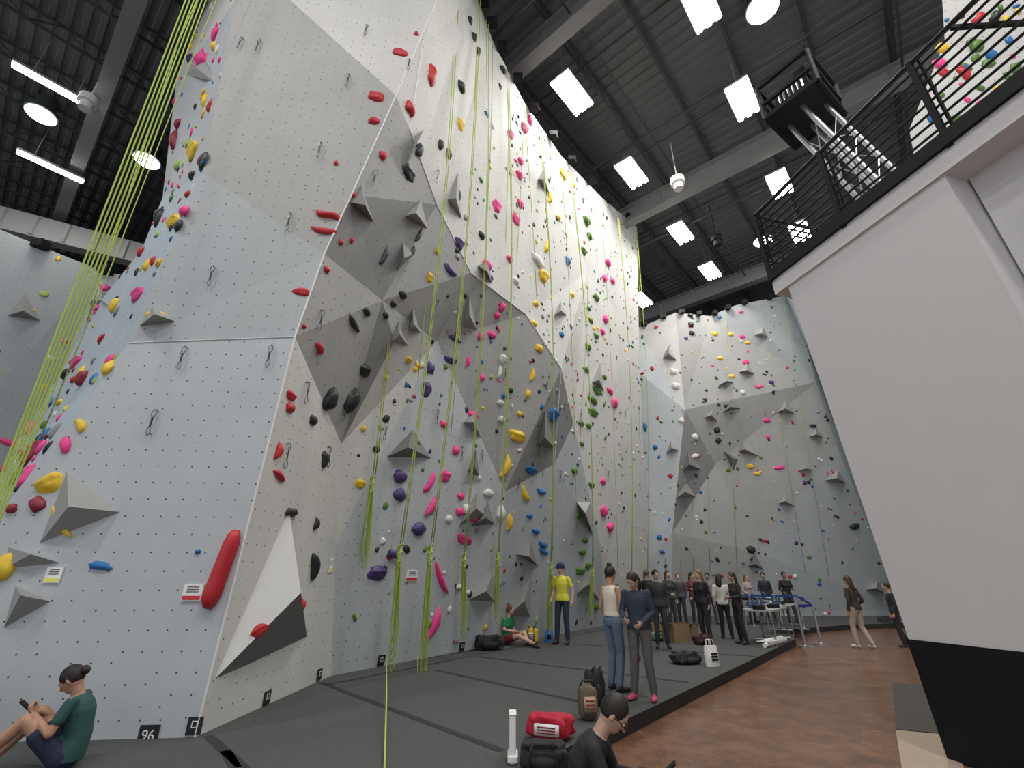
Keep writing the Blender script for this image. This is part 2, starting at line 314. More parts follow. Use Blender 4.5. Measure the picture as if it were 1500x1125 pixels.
vols=[([(96,686),(180,750),(52,800)],(100,742),.25,0),([(0,835),(92,826),(5,800)],(45,812),.15,0),([(20,856),(76,882),(0,925)],(30,872),.2,0),
([(200,478),(222,446),(256,470)],(226,460),.2,0),
([(513,296),(549,326),(530,268)],(535,300),.3,1),([(594,316),(628,335),(618,290)],(610,312),.3,0),([(588,262),(607,222),(622,190)],(612,200),.3,1),
([(600,484),(618,488),(606,452)],(606,474),.35,0),([(573,502),(600,508),(585,470)],(586,490),.35,0),([(566,670),(634,672),(606,628)],(598,655),.35,1),
([(676,480),(700,484),(688,430)],(688,462),.35,0),([(700,388),(722,415),(716,380)],(714,398),.35,1),([(678,618),(706,642),(700,600)],(694,618),.35,0),
([(582,398),(592,355),(608,372)],(592,378),.3,1),([(656,292),(678,322),(672,250)],(668,290),.3,0),
([(786,655),(815,658),(800,598)],(798,640),.4,1),([(672,770),(700,718),(716,758)],(698,745),.4,0),([(690,772),(726,768),(716,735)],(712,758),.35,1),
([(845,735),(870,785),(866,735)],(858,752),.45,0),([(686,880),(726,882),(724,838)],(712,866),.35,0),([(742,905),(778,905),(782,832)],(768,880),.35,0),
([(756,812),(790,830),(778,792)],(775,815),.35,1),([(812,462),(832,462),(822,440)],(822,455),.35,0),([(788,262),(806,285),(800,240)],(798,262),.3,0),
([(845,870),(880,880),(868,820)],(862,856),.35,0),([(868,560),(886,575),(880,530)],(878,556),.35,0),([(686,690),(704,700),(698,655)],(696,684),.35,1),
([(970,525),(992,528),(980,505)],(980,518),.5,0),([(1032,612),(1052,618),(1045,598)],(1042,608),.5,0),([(1058,605),(1086,598),(1072,584)],(1070,596),.5,1),
([(1082,660),(1112,668),(1088,645)],(1092,658),.6,0),([(1138,604),(1165,606),(1152,586)],(1150,598),.6,0),([(1170,690),(1192,688),(1182,680)],(1180,686),.5,0),
([(1208,704),(1240,708),(1228,688)],(1226,700),.6,0),([(1000,690),(1028,688),(1008,660)],(1010,680),.6,1),([(990,730),(1020,728),(1005,705)],(1004,720),.6,0),
([(1140,738),(1165,742),(1152,722)],(1150,734),.5,0),([(1104,490),(1126,494),(1118,478)],(1116,488),.5,0),([(1268,864),(1296,868),(1286,850)],(1284,862),.6,0),
([(1052,565),(1075,560),(1064,545)],(1064,558),.5,0),([(1185,640),(1206,640),(1196,626)],(1196,636),.5,0),([(1096,830),(1120,834),(1106,812)],(1106,826),.5,1),
([(975,665),(995,660),(983,645)],(984,656),.5,0),([(1082,545),(1106,548),(1094,530)],(1094,542),.5,0),([(1060,660),(1082,672),(1075,690)],(1074,672),.5,1),
([(268,108),(290,70),(312,118)],(288,100),.3,0),([(10,462),(60,470),(36,428)],(34,455),.6,0),([(130,440),(165,452),(150,425)],(148,440),.5,0)]
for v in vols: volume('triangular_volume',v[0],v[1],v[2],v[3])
mb=MB(); p,n,t=hit(328,832); X,Y=frame(n,math.radians(-9)); R=[]
for k in range(13):
    s=k/12; y=-.40+.80*s; e=.45 if k in(0,12) else(.85 if k in(1,11) else 1); w=.085*(1.08-.2*s)*e
    R.append((p+Y*y+n*.04,X*w,n*.10*e))
mb.rings(R,0,16); mb.build('climbing_holds',[HM['r']],smooth=True)
mb=MB()
for (px,py,r) in [(432,888,.09),(378,924,.07),(424,884,.05)]:
    p,n,t=hit(px,py); p=p+(CAM-p).normalized()*.36
    hold(mb,p,(CAM-p).normalized(),r*1.4,r,.07,.6,0,'jug',3)
mb.build('climbing_holds',[HM['r']],smooth=True)
TAG=[mat('tag_white',(.8,.8,.78),.5,.02),mat('tag_red',(.6,.03,.06),.5),mat('plaque_black',(.02,.02,.022),.4),mat('tag_yellow',(.8,.8,.2),.5)]
def card(name,px,py,w,h,mi,stripe=None):
    p,n,t=hit(px,py); X,Y=frame(n,0); R=Matrix((X,Y,n)).transposed(); mb=MB()
    mb.box(p+n*.012,(w,h,.012),mi,R)
    if stripe is not None:
        mb.box(p+n*.02-Y*h*.3,(w*.9,h*.25,.006),stripe,R)
        for k in range(3): mb.box(p+n*.02+Y*h*(.05+.14*k),(w*.6,h*.04,.004),2,R)
    else:
        mb.box(p+n*.02+Y*h*.1,(w*.4,h*.4,.003),0,R); mb.box(p+n*.0215+Y*h*.1,(w*.28,h*.28,.003),2,R)
    return mb.build(name,TAG)
card('route_tag',283,868,.2,.17,0,1); card('route_tag',80,842,.16,.16,0,3); card('route_tag',603,843,.3,.2,0,1); card('route_tag',484,828,.12,.22,0,3)
for (px,py,w) in [(286,1063,.14),(390,1022,.14),(467,988,.14),(558,967,.16),(676,947,.16),(769,936,.18)]:
    card('number_plaque',px,py,w,w*1.05,2)
p,n,t=hit(218,1077); X,Y=frame(n,0); mb=MB(); mb.box(p+n*.01,(.18,.17,.012),0,Matrix((X,Y,n)).transposed()); mb.build('number_plaque',[TAG[2]])
cu=bpy.data.curves.new('plaque_number','FONT'); cu.body='96'; cu.size=.12; cu.extrude=.002; cu.align_x='CENTER'; cu.align_y='CENTER'
ob=bpy.data.objects.new('plaque_number',cu); scene.collection.objects.link(ob); ob.data.materials.append(WHITE)
ob.matrix_world=Matrix.Translation(p+n*.018)@Matrix((X,Y,n)).transposed().to_4x4()
# quickdraws
mb=MB()
def ring_pts(c,X,Y,rx,ry,N=12): return [c+X*math.cos(2*math.pi*i/N)*rx+Y*math.sin(2*math.pi*i/N)*ry for i in range(N+1)]
for (px,py) in [(538,40),(512,112),(471,212),(427,315),(315,392),(274,510),(231,602),(357,58),(383,62),(400,508),(565,620),(549,250),(600,90),(470,455),(508,590),(420,650),(448,560),(480,655),(640,250),(640,440),(676,655),(700,560),(760,700),(800,560),(850,600),(890,690),(820,690),(705,660),(915,600),(1000,600),(1060,560),(1120,600),(640,600),(740,540)]:
    h=hit(px,py)
    if not h: continue
    p,n,t=h; X,Y=frame(n,0); p=p+n*.05
    mb.tube([p-n*.05,p],.012,0,6)
    mb.tube(ring_pts(p-Y*.05,X,Y,.028,.05),.006,0,5)
    mb.box(p-Y*.16,(.02,.12,.008),1,Matrix((X,Y,n)).transposed())
    mb.tube(ring_pts(p-Y*.27,X*.9+n*.3,Y,.03,.055),.006,0,5)
mb.build('quickdraws',[mat('carabiner_steel',(.25,.25,.26),.35,metal=.8),mat('sling_dark',(.05,.05,.06),.8)])
mb=MB()
tops=[t1,t2,t3,t4,t5,t6]
for i in range(len(tops)-1):
    for k in range(2):
        p=tops[i].lerp(tops[i+1],(k+.3)/2)
        mb.box(p+V((.12,-.1,.02)),(.26,.22,.16),0); mb.tube([p+V((.2,-.2,-.05)),p+V((.25,-.25,-.3))],.03,0,6)
for a in (V((-19.5,12.1,13.1)),V((-17.3,13.7,12.9)),V((-15.7,14.8,12.6))): mb.box(a,(.4,.35,.3),0)
for i in range(1,len(d_)-1):
    for k in range(2):
        p=d_[i].lerp(d_[i+1],(k+.3)/2); mb.box(p+V((0,-.15,.0)),(.22,.22,.2),0)
mb.build('top_rope_anchors',[BLACK])
# ---------- ropes
def rope_obj(strands,name='climbing_rope',r=.012,N=6):
    mb=MB()
    for s in strands: mb.tube(s,r,0,N)
    return mb.build(name,[ROPE],smooth=True)
def lerp_pts(a,b,sag,k=10):
    return [a.lerp(b,i/k)+nM*sag*math.sin(math.pi*i/k) for i in range(k+1)]
ropes=[((594,-10),(546,700),834,.12),((668,-10),(586,800),985,.9),((700,-5),(631,800),1008,.9),((712,30),(680,812),936,.45),((742,105),(729,812),915,.45),
 ((790,190),(807,825),942,.7),((835,250),(868,832),910,.5),((905,318),(925,850),905,.4),((932,338),(948,850),900,.4)]
for (tp,kn,yb,off) in ropes:
    a=M(tp[0],tp[1],.35); b=M(kn[0],kn[1],off); e=M(kn[0]+(-14 if kn[0]<640 else -2),yb,off)
    side=V((.56,.83,0)).normalized()
    S=[lerp_pts(a,b,.25),lerp_pts(a+side*.10,b+side*.05,.22)]
    L=(b.z-e.z)
    for j in range(4):
        w=.03+.018*j; dz=L*(.78+.07*j); lp=[]
        for i in range(17):
            th=i/16; x=w*math.sin(math.pi*th*2)*(.6+.4*math.sin(math.pi*th)); z=-dz*math.sin(math.pi*th)
            lp.append(b+side*x+nM*(.02*(j-2))+V((0,0,z))+(e-b-V((0,0,e.z-b.z)))*math.sin(math.pi*th))
        S.append(lp)
    S.append([b+side*.04*math.cos(q)+nM*.04*math.sin(q)+V((0,0,-.02*q+.06)) for q in np.linspace(0,18.8,30)])
    rope_obj(S,r=.010)
a=M(566,960,.9); rope_obj([[a,a.lerp(G(563,1135),.5)+V((.01,0,0)),G(563,1135)]],r=.009)
rope_obj([[M(612,960,.9),M(612,990,.92),M(614,1012,.9)]],r=.010)
for tp,bt in [((722,60),(700,500)),((700,60),(660,640)),((768,152),(735,640)),((768,160),(795,700)),((822,232),(845,780)),((862,275),(850,640)),((880,292),(905,830)),((933,345),(936,640)),((745,130),(728,560)),((655,-10),(612,560))]:
    rope_obj([lerp_pts(M(tp[0],tp[1],.2),M(bt[0],bt[1],.25),.1)],r=.008)
for tp,bt in [((990,470),(998,850)),((1012,465),(1016,840)),((1062,456),(1080,840)),((1115,445),(1180,840)),((1148,440),(1215,850)),((962,475),(975,840)),((1035,470),(1040,840))]:
    rope_obj([[D(tp[0],tp[1],.25),D(bt[0],bt[1],.35)]],r=.010)
S=[]
for k,(xt,xb) in enumerate([(272,-12),(278,-7),(284,-2),(290,3),(296,8),(302,13)]):
    top=onY(xt,0,3.55+.05*k); bot=onY(xb,730,3.6+.05*k); dd=(top-bot)
    S.append([bot-dd*.24,bot,bot.lerp(top,.5)+V((.01*k,0,0)),top,top+dd*.75])
rope_obj(S,'climbing_rope',.0075,8)
rope_obj([[onY(262,60,5.0)+V((0,0,3)),onY(262,60,5.0),onY(150,400,5.1),onY(128,470,5.1)]],'climbing_rope',.008)
rope_obj([[onY(292,60,5.0)+V((0,0,3)),onY(292,60,5.0),onY(165,385,5.1),onY(60,640,5.1)]],'climbing_rope',.007)
# ---------- floor, mats
def wood():
    m,nt,b=newmat('stained_floor'); N=nt.nodes;L=nt.links
    tc=N.new('ShaderNodeTexCoord'); n=N.new('ShaderNodeTexNoise'); n.inputs['Scale'].default_value=2.2; n.inputs['Detail'].default_value=12; n.inputs['Roughness'].default_value=.75
    L.new(tc.outputs['Object'],n.inputs['Vector']); r=N.new('ShaderNodeValToRGB'); L.new(n.outputs['Fac'],r.inputs['Fac'])
    r.color_ramp.elements[0].position=.34; r.color_ramp.elements[0].color=(.10,.047,.027,1); r.color_ramp.elements[1].position=.66; r.color_ramp.elements[1].color=(.24,.125,.075,1)
    L.new(r.outputs['Color'],b.inputs['Base Color']); b.inputs['Roughness'].default_value=.27
    n2=N.new('ShaderNodeTexNoise'); n2.inputs['Scale'].default_value=9; L.new(tc.outputs['Object'],n2.inputs['Vector'])
    bp=N.new('ShaderNodeBump'); bp.inputs['Strength'].default_value=.12; bp.inputs['Distance'].default_value=.01; L.new(n2.outputs['Fac'],bp.inputs['Height']); L.new(bp.outputs['Normal'],b.inputs['Normal'])
    return m
mb=MB(); mb.box((4,14,-.1),(80,80,.2)); mb.build('floor',[wood()])
eu=V((.63,.78,0)); e0=V((1.33,6.2,0))
def E2(s): return e0+eu*s
matpoly=[E2(-13),E2(9.5),V((8.6,16.2,0)),V((11.5,17.8,0)),V((17,19.5,0)),V((17,26,0)),V((-27,26,0)),V((-27,-4,0))]
mb=MB(); top=[p+V((0,0,MATZ)) for p in matpoly]; mb.poly(top,0)
for i in range(len(matpoly)): 
    j=(i+1)%len(matpoly); mb.poly([matpoly[i],matpoly[j],top[j],top[i]],1)
mb.build('floor_mat',[mat('mat_carpet',(.066,.07,.07),.95,.25,25,bump=.3),mat('mat_side',(.015,.015,.016),.7)])
mb=MB()
def strip(a,b,w=.09): 
    a=V((a.x,a.y,MATZ+.003)); b=V((b.x,b.y,MATZ+.003)); d=(b-a).normalized(); s=V((-d.y,d.x,0))*w/2; mb.poly([a-s,b-s,b+s,a+s],0)
for a,b in [((470,1000),(735,1100)),((305,1078),(362,1130)),((640,982),(905,1040)),((700,962),(1010,1000)),((850,944),(1110,962)),((345,1125),(330,1100))]:
    strip(G(*a),G(*b))
p1=G(480,1003); strip(p1,p1+V((.56,.83,0))*14,.07)
mb.build('mat_seams',[mat('seam_black',(.024,.024,.024),.9)])
mb=MB(); q=[G(1308,1000,.012),G(1352,1003,.012),G(1388,1075,.012),G(1312,1068,.012)]; mb.poly(q,0); q=[G(1312,1069,.012),G(1388,1076,.012),G(1440,1180,.012),G(1330,1180,.012)]; mb.poly(q,1)
mb.build('floor_rug',[mat('rug_dark',(.07,.065,.06),.95,.2,50),mat('rug_beige',(.36,.28,.22),.95,.15,50)])
# ---------- ceiling
RU=Matrix((UA,VA,V((0,0,1)))).transposed()
cm=mat('ceiling_deck',(.155,.165,.172),.6,.12,1.5)
mb=MB(); u=-34.0; prof=[]
while u<36:
    prof+= [(u,0),(u+.14,0),(u+.17,.05),(u+.33,.05),(u+.36,0)]; u+=.36
for (u1,z1),(u2,z2) in zip(prof[:-1],prof[1:]):
    if abs(u2-u1)<1e-6: continue
    mb.poly([UA*u1-VA*34+V((0,0,17.2+z1)),UA*u1+VA*36+V((0,0,17.2+z1)),UA*u2+VA*36+V((0,0,17.2+z2)),UA*u2-VA*34+V((0,0,17.2+z2))],0)
mb.build('ceiling',[cm])
JM=mat('joist_steel',(.045,.05,.053),.6,.1,3)
mb=MB()
for v in np.arange(-20,32,1.9):
    a=UA*-12+VA*v; b=UA*33+VA*v
    for z in (16.62,17.12): mb.bar(a+V((0,0,z)),b+V((0,0,z)),.09,.05)
    L=45; k=0; st=.75
    while k*st<L-.1:
        z0,z1=(16.62,17.12) if k%2==0 else (17.12,16.62)
        mb.bar(a+UA*(k*st)+V((0,0,z0)),a+UA*((k+1)*st)+V((0,0,z1)),.03,.03); k+=1
for u in np.arange(-8,32,4.2):
    mb.bar(UA*u-VA*20+V((0,0,16.6)),UA*u+VA*30+V((0,0,16.6)),.035,.035)
mb.build('ceiling_joists',[JM])
GM=mat('girder_paint',(.25,.255,.26),.5,.1,2)
ub=V((1.4,8.25,0)).dot(UA)
mb=MB()
for u in (ub-8.1,ub,ub+8.1,ub+16.2,ub+24.3):
    for z,h,w in ((16.55,.04,.42),(15.75,.04,.42),(16.15,.8,.05)): mb.bar(UA*u-VA*20+V((0,0,z)),UA*u+VA*32+V((0,0,z)),w,h)
    for v in np.arange(-18,30,1.9): mb.bar(UA*(u+.03)+VA*v+V((0,0,15.8)),UA*(u+.03)+VA*v+V((0,0,16.5)),.02,.3)
mb.build('ceiling_girders',[GM])
mb=MB()
for uu,vv,z in ((6,0,15.9),(12,0,16.1),(17,0,15.8)):
    mb.tube([UA*uu-VA*20+V((0,0,z)),UA*uu+VA*30+V((0,0,z))],.05,0,8)
for v in (-3,4,-9): mb.tube([UA*0+VA*v+V((0,0,16.3)),UA*32+VA*v+V((0,0,16.3))],.035,0,8)
mb.build('ceiling_conduits',[JM])
SH=mat('shell_wall',(.16,.17,.175),.7,.06,2); SHL=mat('shell_wall_light',(.5,.5,.49),.7,.04,2)
mb=MB(); mb.box(UA*35+VA*1+V((0,0,8.6)),(.3,70,17.4),0,RU); mb.build('wall_back',[SH])
mb=MB(); mb.box(VA*35+UA*1+V((0,0,8.6)),(70,.3,17.4),0,RU); mb.build('wall_left',[SH])
mb=MB(); mb.bar(V((-30,9.5,15.0)),V((-9,21,14.8)),.5,1.0,0)
for k in range(24): 
    p=V((-30,9.2,15.0)).lerp(V((-9,20.7,14.8)),k/24); mb.box(p,(.12,.12,.9),0)
mb.build('ceiling_bulkhead_beam',[SHL])
# ---------- light fixtures
EM=emat('lamp_panel',(1,.97,.9),30); EMR=emat('lamp_dome',(.9,.95,1),8); FX=mat('fixture_metal',(.3,.3,.3),.5)
def area(p,e,sx,sy,name,par):
    l=bpy.data.lights.new(name,'AREA'); l.shape='RECTANGLE'; l.size=sx; l.size_y=sy; l.energy=e; l.color=(1,.97,.93)
    ob=bpy.data.objects.new(name,l); scene.collection.objects.link(ob); ob.parent=par; ob.location=p; return ob
FXP=[(838,138),(925,255),(997,342),(1040,398),(940,440),(1088,147),(1142,270),(1172,340),(1025,5),(78,127),(75,245)]
pts=[onZ(a,b,15.5) for a,b in FXP]+[V((3,-1,15.5)),V((-8,0,15.5)),V((-3,-3,15.5)),V((9,2,15.5)),V((4,-5,15.5)),V((-12,-3,15.5))]  # fixtures after FXP are unseen, added out of view for light from the front
EN=[120,120,120,90,60,170,130,90,220,60,60,380,330,380,330,380,330]
ang=math.atan2(UA.y,UA.x)
for i,p in enumerate(pts):
    p=V((p.x,p.y,15.5)); mb=MB(); left=i in(9,10)
    if left:
        mb.box((0,0,0),(1.8,.22,.05),1); mb.box((0,0,.06),(1.84,.3,.08),0)
    else:
        for s in (-.25,0,.25): mb.box((0,s,0),(1.4,.13,.06),1)
        mb.box((0,0,.07),(1.44,.70,.07),0)
    for s in (-.5,.5): mb.tube([V((s,0,.1)),V((s,0,1.65))],.012,0,5)
    ob=mb.build('high_bay_light',[FX,EM],loc=p,rot=(0,0,ang))
    area(V((0,0,-.06)),EN[i],1.3,.5,'lamp',ob)
for a,b in [(60,168),(215,235),(1117,12),(1118,353)]:
    p=onZ(a,b,16.5); mb=MB(); mb.ell((0,0,-.02),V((.42,0,0)),V((0,.42,0)),V((0,0,.06)),1,24,9); 
    mb.rings([(V((0,0,0)),V((.47,0,0)),V((0,.47,0))),(V((0,0,.06)),V((.47,0,0)),V((0,.47,0))),(V((0,0,.08)),V((.3,0,0)),V((0,.3,0))),(V((0,0,.68)),V((.3,0,0)),V((0,.3,0)))],0,24)
    mb.build('round_daylight_dome',[JM,EMR],smooth=False,loc=p)
for a,b,z in [(993,268,14.6),(128,150,14.8),(1050,352,15.2)]:
    p=onZ(a,b,z); mb=MB(); mb.rings([(V((0,0,-.28)),V((.16,0,0)),V((0,.16,0))),(V((0,0,-.05)),V((.16,0,0)),V((0,.16,0))),(V((0,0,-.04)),V((.24,0,0)),V((0,.24,0))),(V((0,0,.2)),V((.24,0,0)),V((0,.24,0))),(V((0,0,.3)),V((.1,0,0)),V((0,.1,0)))],0,18)
    mb.tube([V((0,0,.3)),V((0,0,2.0))],.015,0,5); mb.build('pendant_speaker',[WHITE if z<15 else BLACK],smooth=False,loc=p)
# ---------- right mezzanine
par=bpy.data.objects.new('mezzanine_balcony',None); scene.collection.objects.link(par); par.location=(3.85,5.3,0); par.rotation_euler=(0,0,math.radians(14.5))
PW=mat('partition_paint',(.66,.655,.66),.75,.03,2,bump=.05); PB=mat('wainscot_black',(.010,.011,.014),.7,spec=.2)
def ox(z): return .25-.37*z/5.2
def prism(mb,z0,z1,g=0,mi=0,ya=0,yb=-1.95,dx=0):
    a,b=ox(z0)-g+dx,ox(z1)-g+dx; ya+=g; yb-=g
    pts=[(a,ya,z0),(10,ya,z0),(10,yb,z0),(a,yb,z0),(b,ya,z1),(10,ya,z1),(10,yb,z1),(b,yb,z1)]
    for q in((3,2,1,0),(4,5,6,7),(0,1,5,4),(1,2,6,5),(2,3,7,6),(3,0,4,7)): mb.poly([pts[i] for i in q],mi)
mb=MB(); prism(mb,1.0,5.2); prism(mb,1.0,5.2,0,0,-1.97,-7.5,.30); mb.build('partition_wall',[PW],parent=par)
mb=MB(); prism(mb,0,1.0,.012); prism(mb,0,1.0,.012,0,-2.0,-7.5,.30); mb.build('wainscot',[PB],parent=par)
mb=MB(); mb.box((4.9,-3.9,5.38),(10.1,8.2,.36),0); mb.box((-.17,-3.9,5.5),(.05,8.2,.16),1); mb.box((4.9,.22,5.5),(10.1,.05,.16),1)
mb.build('balcony_slab',[PW,BLACK],parent=par)
mb=MB(); z0=5.56
for k in range(9):
    z=z0+.1+k*.118; r=.014 if k<8 else .028
    mb.tube([V((-.15,.2,z)),V((-.15,-7.8,z))],r,0,6); mb.tube([V((-.15,.2,z)),V((9,.2,z))],r,0,6)
for y in np.arange(.2,-7.8,-1.15):
    mb.bar(V((-.15,y,5.4)),V((-.15,y,z0+1.07)),.05,.05); mb.bar(V((-.10,y-.06,5.4)),V((-.10,y-.06,z0+1.07)),.02,.04)
for x in np.arange(.9,9,1.15): mb.bar(V((x,.2,5.4)),V((x,.2,z0+1.07)),.05,.05)
mb.tube([V((-.15,-2.5,z0+1.0)),V((.2,-3.2,z0+.1))],.03,0,6)
mb.build('railing',[BLACK],parent=par)
mb=MB(); mb.box((ox(1.2)-.012,-1.5,1.2),(.012,.42,.3),0)
for k in range(4): mb.box((ox(1.2)-.022,-1.5,1.10+.06*k),(.003,.32,.012),1)
mb.build('wall_sign',[WHITE,mat('sign_print',(.35,.36,.4),.6)],parent=par)
# lighting truss tower on the balcony
tp=U(1178,165,8.6); bs=V((tp.x+.95,tp.y-.55,5.57)); mb=MB()
ax=(tp-bs).normalized(); X=ax.cross(V((0,1,0))).normalized(); Y=ax.cross(X)
cor=[X*.20+Y*.20,X*-.20+Y*.20,X*-.20-Y*.20,X*.20-Y*.20]
for c in cor: mb.tube([bs+c,tp+c],.04,0,8)
LL=(tp-bs).length; k=0
while k*.6<LL-.6:
    for i in range(4): mb.tube([bs+cor[i]+ax*(k*.6),bs+cor[(i+1)%4]+ax*((k+1)*.6)],.010,0,5)
    k+=1
cx=tp+V((0,0,.25)); R=Matrix.Rotation(math.radians(35),3,'Z')
for sx in(-.55,.55):
    for sy in(-.45,.45): mb.bar(cx+R@V((sx,sy,-.35)),cx+R@V((sx,sy,.45)),.06,.06,1)
for z in(-.35,.0,.45):
    for s in(-.45,.45): mb.bar(cx+R@V((-.55,s,z)),cx+R@V((.55,s,z)),.06,.06,1)
    for s in(-.55,.55): mb.bar(cx+R@V((s,-.45,z)),cx+R@V((s,.45,z)),.06,.06,1)
mb.box(cx+V((0,0,-.3)),(1.1,.9,.10),1,R); mb.box(cx+V((0,0,.0)),(.7,.55,.5),1,R); mb.box(cx+R@V((.25,.1,.4)),(.35,.35,.3),1,R)
for k in range(6): mb.bar(cx+R@V((-.36,-.2+.08*k,-.2)),cx+R@V((-.36,-.2+.08*k,.2)),.02,.03,0)
mb.box(cx+R@V((-.2,-.2,.35)),(.25,.2,.2),1,R); mb.tube([cx+R@V((-.5,-.4,.45)),cx+R@V((-.5,-.4,.75)),cx+R@V((.1,-.4,.8))],.025,1,6)
for dx_,dy_ in ((.70,-.1),(.62,-.35)):
    mb.rings([(cx+R@V((dx_-.2,dy_,.3)),V((.09,0,0)),V((0,0,-.09))),(cx+R@V((dx_,dy_,.25)),V((.13,0,0)),V((0,0,-.13)))],1,14)
    mb.rings([(cx+R@V((dx_,dy_,.25)),V((.12,0,0)),V((0,0,-.12))),(cx+R@V((dx_+.02,dy_-.02,.245)),V((.12,0,0)),V((0,0,-.12)))],2,14)
mb.build('lighting_truss_tower',[STEEL,BLACK,emat('spot_lens',(1,.95,.85),14)])
# ---------- PEOPLE
BASEJ=dict(pel=(0,0,.95),wai=(0,0,1.08),che=(0,.01,1.28),nek=(0,-.01,1.46),hed=(0,.03,1.63),
 sL=(-.175,0,1.41),sR=(.175,0,1.41),eL=(-.225,-.03,1.13),eR=(.225,-.03,1.13),wL=(-.23,.05,.89),wR=(.23,.05,.89),
 hL=(-.09,0,.93),hR=(.09,0,.93),kL=(-.10,.03,.5),kR=(.10,.03,.5),aL=(-.11,-.02,.09),aR=(.11,-.02,.09),
 hf=(0,1,0),hu=(0,0,1),fL=(0,1,0),fR=(0,1,0),cL=.5,cR=.5,pL=(1,0,0),pR=(-1,0,0))
_mc={}
def cmat(kind,col,rough=.8):
    k=(kind,tuple(col))
    if k not in _mc: _mc[k]=mat(kind,col,rough,.15 if kind!='skin' else .05,14 if kind!='hair' else 60,bump=.25 if kind!='skin' else 0)
    return _mc[k]
def person(name,loc,head,pose={},H=1.75,top=(.1,.1,.1),bot=(.03,.035,.05),shoe=(.03,.03,.03),skin=(.55,.33,.24),hair=(.03,.018,.012),
           sleeve='long',legs='pants',style='short',cap=None,vox=.014,female=False,glasses=False,feet=True,tuck=False):
    J=dict(BASEJ); J.update(pose); J={k:(V(v) if isinstance(v,tuple) else v) for k,v in J.items()}
    mb=MB(); TOP,BOT,SKN,SHO=0,1,2,3
    w=.92 if female else 1.0
    side=(J['sR']-J['sL']).normalized(); hs=(J['hR']-J['hL']).normalized()
    def ring(c,s,ax,rx,ry):
        Y=ax.cross(s).normalized(); return (c,s*rx*w,Y*ry)
    ax1=(J['che']-J['wai']).normalized(); ax0=(J['wai']-J['pel']).normalized(); ax2=(J['nek']-J['che']).normalized()
    mb.rings([ring(J['pel']-ax0*.10,hs,ax0,.10,.08),ring(J['pel']-ax0*.06,hs,ax0,.155,.11),ring(J['pel']+ax0*.01,hs,ax0,.172,.118),ring(J['pel']+ax0*.07,hs,ax0,.152,.10)],BOT,18)
    h0=[ring(J['pel']+ax0*.065,hs,ax0,.166,.122)] if tuck else [ring(J['pel']-ax0*.035,hs,ax0,.190,.134),ring(J['pel']+ax0*.04,hs,ax0,.178,.128)]
    mb.rings(h0+[ring(J['wai'],hs,ax1,.150,.112),ring(J['wai'].lerp(J['che'],.5),side,ax1,.158,.115),
      ring(J['che'],side,ax1,.174,.124),ring(J['che'].lerp(J['nek'],.45),side,ax2,.172,.11),ring(J['che'].lerp(J['nek'],.78),side,ax2,.13,.085),ring(J['nek']-ax2*.01,side,ax2,.075,.068)],TOP,18)
    if female:
        fw=ax1.cross(side)
        for s in(-1,1): mb.ell(J['che']+side*.07*s+fw*.085-ax1*.02,side*.062,fw*.055,ax1*.062,TOP)
    hf=J['hf'].normalized(); hu=(J['hu']-hf*J['hu'].dot(hf)).normalized(); hr=hf.cross(hu); hc=J['hed']
    mb.capsule(J['nek']-ax2*.02,hc-hu*.05-hf*.015,.055,.052,SKN)
    mb.ell(hc,hr*.076,hf*.096,hu*.112,SKN,18,11)
    mb.ell(hc-hu*.062+hf*.022,hr*.055,hf*.066,hu*.058,SKN,16,9)
    mb.capsule(hc+hf*.092-hu*.0,hc+hf*.108-hu*.032,.009,.014,SKN,8)
    for s in(-1,1): mb.ell(hc+hr*.078*s-hu*.012-hf*.005,hr*.010,hf*.018,hu*.032,SKN,10,7)
    for S in 'LR':
        sh,el,wr=J['s'+S],J['e'+S],J['w'+S]
        if sleeve=='none':
            mb.capsule(sh-V((0,0,.005)),el,.046,.037,SKN); mb.capsule(el,wr,.036,.025,SKN)
        elif sleeve=='short':
            mb.capsule(J['nek'].lerp(sh,.55)-ax2*.045,sh-ax2*.008,.05,.051,TOP); mb.capsule(sh-ax2*.008,sh.lerp(el,.6),.052,.054,TOP); mb.capsule(sh,el,.044,.037,SKN); mb.capsule(el,wr,.036,.025,SKN)
        else:
            mb.capsule(J['nek'].lerp(sh,.55)-ax2*.045,sh-ax2*.008,.052,.055,TOP); mb.capsule(sh-ax2*.008,el,.055,.047,TOP); mb.capsule(el,el.lerp(wr,.93),.047,.037,TOP); mb.capsule(el,wr,.03,.024,SKN)
        if sleeve=='none': mb.capsule(J['nek'].lerp(sh,.5)-ax2*.06,sh-ax2*.03-side*(.02 if S=='R' else -.02),.045,.042,SKN)
        d=(wr-el).normalized(); pn=J['p'+S]; pn=(pn-d*pn.dot(d)).normalized(); ac=d.cross(pn).normalized(); 
        if ac.dot(J['f'+S])<0: ac=-ac
        mb.ell(wr+d*.045,ac*.040,pn*.015,d*.055,SKN,12,7)
        cu=J['c'+S]
        for i,(o_,l) in enumerate(((.03,.072),(.010,.08),(-.010,.074),(-.029,.058))):
            p0=wr+d*.075+ac*o_; a1=.35*cu*2; a2=a1+cu*1.6; a3=a2+cu
            d1=d*math.cos(a1)+pn*math.sin(a1)+ac*(o_*1.5); d2=d*math.cos(a2)+pn*math.sin(a2); d3=d*math.cos(a3)+pn*math.sin(a3)
            p1=p0+d1.normalized()*l*.5; p2=p1+d2*l*.3; p3=p2+d3*l*.25
            mb.capsule(p0,p1,.0095,.009,SKN,8); mb.capsule(p1,p2,.009,.0083,SKN,8); mb.capsule(p2,p3,.0083,.0072,SKN,8)
